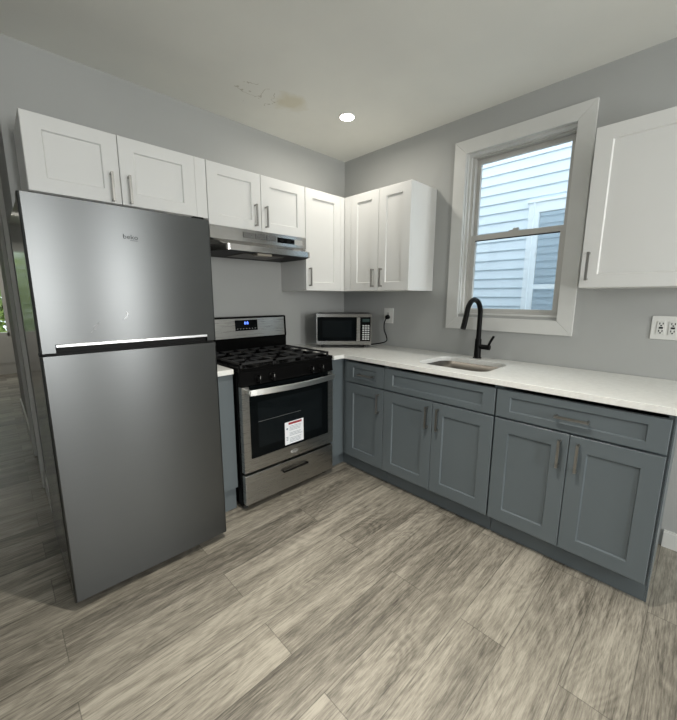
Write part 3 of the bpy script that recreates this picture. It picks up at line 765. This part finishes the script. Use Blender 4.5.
# emblem on the door
bm = newbm()
pts = [(-1.117 + 0.030 * math.cos(a * PI / 12), SY - 0.0012, 0.301 + 0.011 * math.sin(a * PI / 12)) for a in range(25)]
tube(bm, pts, 0.0012, 6)
t2 = text_bm('Whirlpool', 0.013, lambda x, y: Vector((-1.117 + x, SY - 0.0012, 0.301 + y)))
me_ = bpy.data.meshes.new('t'); t2.to_mesh(me_); t2.free(); bm.from_mesh(me_); bpy.data.meshes.remove(me_)
obj('logo', bm, key_m, od)
# warning sticker on the glass
sy_ = SY + 0.0015
def quad(bm, x0, x1, z0, z1, y): box(bm, x0, x1, y - 0.0004, y, z0, z1)
bm = newbm(); quad(bm, -1.190, -1.034, 0.360, 0.517, sy_); stk = obj('sticker', bm, paper_m, od, label='white warning sticker with red header')
bm = newbm(); quad(bm, -1.160, -1.050, 0.496, 0.511, sy_ - 0.0006); obj('sticker_header', bm, red_m, stk)
bm = newbm()
rnd = random.Random(5)
for i in range(13):
    if i in (4, 8): continue
    quad(bm, -1.152, -1.045 - rnd.random() * 0.02, 0.482 - i * 0.0092, 0.4845 - i * 0.0092, sy_ - 0.0006)
cyl(bm, (-1.172, sy_ - 0.0006, 0.470), (-1.172, sy_ - 0.0011, 0.470), 0.007); 
for z in (0.41, 0.40, 0.39): quad(bm, -1.180, -1.164, z, z + 0.004, sy_ - 0.0006)
obj('sticker_print', bm, ink_m, stk)

# ================================================================== RANGE HOOD
hd = thing('range_hood', 'stainless under-cabinet range hood above the gas range', 'hood', (-1.115, -0.2, 1.61))
bm = newbm(); HXL, HXR = -1.484, -0.740; hc = -1.121; hw = 0.318
# upper box
box(bm, HXL, HXR, -0.334, -0.003, 1.690, 1.7665)
# tapered canopy: back edge full width, front lip narrower with rounded corners
def outline(fr_y, half, side_y, full):
    pts = [(HXL, -0.003), (HXL, side_y)]
    r = 0.03
    for k in range(5):
        a = math.radians(180 + 22.5 * k); pts.append((hc - half + r + r * math.cos(a), fr_y + r + r * math.sin(a)))
    for k in range(5):
        a = math.radians(270 + 22.5 * k); pts.append((hc + half - r + r * math.cos(a), fr_y + r + r * math.sin(a)))
    pts += [(HXR, side_y), (HXR, -0.003)]
    return pts
top = [(x, max(y, -0.334)) for x, y in outline(-0.334, 0.358, -0.30, 1)]
o1 = outline(-0.455, hw + 0.012, -0.325, 1); n = len(o1)
V = [[bm.verts.new((x, y, z)) for x, y in pl] for pl, z in ((top, 1.6895), (o1, 1.650), (o1, 1.614))]
for a, b in zip(V, V[1:]):
    for i in range(n): bm.faces.new((a[i], a[(i + 1) % n], b[(i + 1) % n], b[i]))
bm.faces.new(V[0])
hb = obj('canopy', bm, hood_m, hd, uv=True)
bm = newbm(); inn = [(hc + (x - hc) * 0.985, -0.23 + (y + 0.23) * 0.975) for x, y in o1]
prism(bm, inn, lambda a, b, t: (a, b, t), 1.6125, 1.625); ub = obj('underside', bm, hoodin_m, hd, label='dark underside with grease filter')
obj('filter', boxes((hc - 0.16, hc + 0.16, -0.36, -0.12, 1.6085, 1.6123)), mat('filter_mesh', (0.10, 0.09, 0.08), 0.45, 0.7), ub)
obj('lamp_cover', boxes((hc - 0.10, hc + 0.01, -0.435, -0.372, 1.597, 1.6123)), hlens_m, ub, bev=0.004)
for a, b in ((-1.262, -1.181), (-1.174, -1.096), (-1.084, -1.008)):
    bm = newbm(); box(bm, a, b, -0.3355, -0.3342, 1.716, 1.749); v = obj('vent', bm, ventd_m, hb)
    bm = newbm()
    for i in range(6): box(bm, a + 0.002, b - 0.002, -0.3372, -0.3356, 1.7185 + i * 0.0052, 1.7207 + i * 0.0052)
    obj('vent_slats', bm, nickel_m, v)
bm = newbm(); box(bm, -0.995, -0.850, -0.3362, -0.3342, 1.711, 1.745); sw = obj('switch_panel', bm, blk_m, hb)
for x in (-0.96, -0.90): obj('rocker_switch', boxes((x - 0.014, x + 0.014, -0.3385, -0.3363, 1.721, 1.735)), blkmat_m, sw)
bm = newbm(); box(bm, -0.846, -0.775, -0.3354, -0.3342, 1.709, 1.745); pl_ = obj('rating_plate', bm, plate_m, hb, label='small white label')

# ================================================================== MICROWAVE
MWW, MWD, MWH = 0.458, 0.285, 0.256
mw = thing('microwave', 'small stainless and black microwave angled in the counter corner', 'microwave', (-0.402, -0.402, 0.9165), -PI / 4)
# local frame: front faces -y, x to the right
h = MWW / 2; z0 = 0.027
obj('body', boxes((-h + 0.002, h - 0.002, 0.014, MWD, z0, z0 + MWH)), blkmat_m, mw, local=True, bev=0.004)
for x in (-h + 0.05, h - 0.05):
    for y in (0.05, MWD - 0.05):
        bm = newbm(); cyl(bm, (x, y, 0.0), (x, y, z0 + 0.001), 0.014); obj('foot', bm, foot_m, mw, local=True)
fo = obj('front_frame', boxes((-h, h, 0.0, 0.0139, z0 + MWH - 0.026, z0 + MWH), (-h, h, 0.0, 0.0139, z0, z0 + 0.030), (-h, -h + 0.008, 0.0, 0.0139, z0 + 0.030, z0 + MWH - 0.026), (h - 0.008, h, 0.0, 0.0139, z0 + 0.030, z0 + MWH - 0.026)), mwsteel_m, mw, local=True, uv=True)
md_ = obj('door', boxes((-h + 0.0085, 0.147, 0.001, 0.0138, z0 + 0.0305, z0 + MWH - 0.0265)), glassblk_m, mw, local=True, label='black glass door')
obj('door_window', boxes((-h + 0.05, 0.065, 0.0002, 0.0009, z0 + 0.062, z0 + MWH - 0.055)), ovenin_m, md_, local=True)
bm = boxes((0.104, 0.134, -0.020, -0.008, z0 + 0.033, z0 + MWH - 0.029), (0.110, 0.128, -0.009, 0.0009, z0 + 0.045, z0 + 0.065), (0.110, 0.128, -0.009, 0.0009, z0 + MWH - 0.06, z0 + MWH - 0.04))
obj('handle', bm, steel_m, md_, local=True, label='vertical stainless handle', uv=True, bev=0.003)
cpn = obj('control_panel', boxes((0.1475, h - 0.0085, 0.001, 0.0138, z0 + 0.0305, z0 + MWH - 0.0265)), blk_m, mw, local=True)
bm = newbm()
for r in range(7):
    for c in range(3): box(bm, 0.154 + c * 0.021, 0.170 + c * 0.021, -0.0004, 0.0009, z0 + 0.042 + r * 0.0185, z0 + 0.053 + r * 0.0185)
obj('keypad', bm, key_m, cpn, local=True, label='grid of grey keys')
obj('display', boxes((0.154, 0.212, -0.0002, 0.0009, z0 + 0.190, z0 + 0.215)), mat('dim_display', (0.03, 0.05, 0.05), 0.15), cpn, local=True)

# ================================================================== OUTLETS, CORD
def receptacle(t, y, z, pl):
    r = obj('receptacle', boxes((-0.0085, -0.0058, y - 0.0165, y + 0.0165, z - 0.034, z + 0.034)), plastic_m, pl, bev=0.001)
    bm = newbm()
    for dz in (-0.019, 0.019):
        for dy in (-0.0065, 0.0065): box(bm, -0.0092, -0.0086, y + dy - 0.0020, y + dy + 0.0020, z + dz - 0.002, z + dz + 0.008)
        cyl(bm, (-0.0092, y, z + dz - 0.007), (-0.0086, y, z + dz - 0.007), 0.0038, n=10)
    box(bm, -0.0092, -0.0086, y - 0.008, y + 0.008, z - 0.005, z + 0.005)
    obj('slots', bm, slot_m, r)
ot = thing('wall_outlet', 'white double gfci outlet plate on wall under the right-hand cabinet', 'outlet', (0, -2.36, 1.125))
pl = obj('plate', boxes((-0.0058, -0.0003, -2.418, -2.294, 1.122, 1.243)), plastic_m, ot, bev=0.002)
receptacle(ot, -2.333, 1.1825, pl); receptacle(ot, -2.379, 1.1825, pl)
ot2 = thing('wall_outlet', 'white outlet plate beside the microwave with black plug in it', 'outlet', (0, -0.556, 1.113))
pl2 = obj('plate', boxes((-0.0058, -0.0003, -0.606, -0.506, 1.113, 1.244)), plastic_m, ot2, bev=0.002)
receptacle(ot2, -0.553, 1.178, pl2)
cd = thing('power_cord', 'black microwave power cord plugged into outlet and hanging onto counter', 'cord', (-0.05, -0.55, 0.92))
bm = newbm(); cyl(bm, (-0.0095, -0.556, 1.168), (-0.036, -0.556, 1.164), 0.021, 0.017, 16); box(bm, -0.030, -0.012, -0.568, -0.544, 1.155, 1.178)
obj('plug', bm, blkmat_m, cd, smooth=False, bev=0.003)
bm = newbm()
tube(bm, catmull([(-0.030, -0.556, 1.160), (-0.045, -0.552, 1.140), (-0.050, -0.545, 1.10), (-0.052, -0.552, 1.05), (-0.055, -0.578, 1.00), (-0.065, -0.585, 0.962), (-0.095, -0.53, 0.940), (-0.14, -0.46, 0.928), (-0.155, -0.40, 0.924), (-0.15, -0.36, 0.924)], 6), 0.0052, 8)
obj('cable', bm, blkmat_m, cd, smooth=True)

# ================================================================== RECESSED CEILING LIGHTS
for i, (x, y) in enumerate(SPOTS):
    lb = 'small round recessed light glowing in the ceiling near the corner' if i == 0 else ['', 'recessed ceiling light in the middle of the room, out of view', 'recessed ceiling light near the rear windows behind the camera, out of view', 'recessed ceiling light behind the camera facing the refrigerator, out of view', 'added ceiling light that brightens the far room, out of view'][i]
    t = thing('recessed_light', lb, 'ceiling light', (x, y, CEIL - 0.009))
    bm = newbm(); n = 36
    prof = [(0.047, 0.002), (0.050, 0.0), (0.056, 0.004), (0.056, 0.0088), (0.047, 0.0088)]
    rg_ = [[bm.verts.new((x + r * math.cos(2 * PI * k / n), y + r * math.sin(2 * PI * k / n), CEIL - 0.009 + z)) for k in range(n)] for r, z in prof]
    for a, b in zip(rg_, rg_[1:] + rg_[:1]):
        for k in range(n): bm.faces.new((a[k], a[(k + 1) % n], b[(k + 1) % n], b[k]))
    obj('trim_ring', bm, plastic_m, t, smooth=True)
    bm = newbm(); cyl(bm, (x, y, CEIL - 0.0105), (x, y, CEIL - 0.001), 0.0465, n=36); obj('lens', bm, lens_m, t)
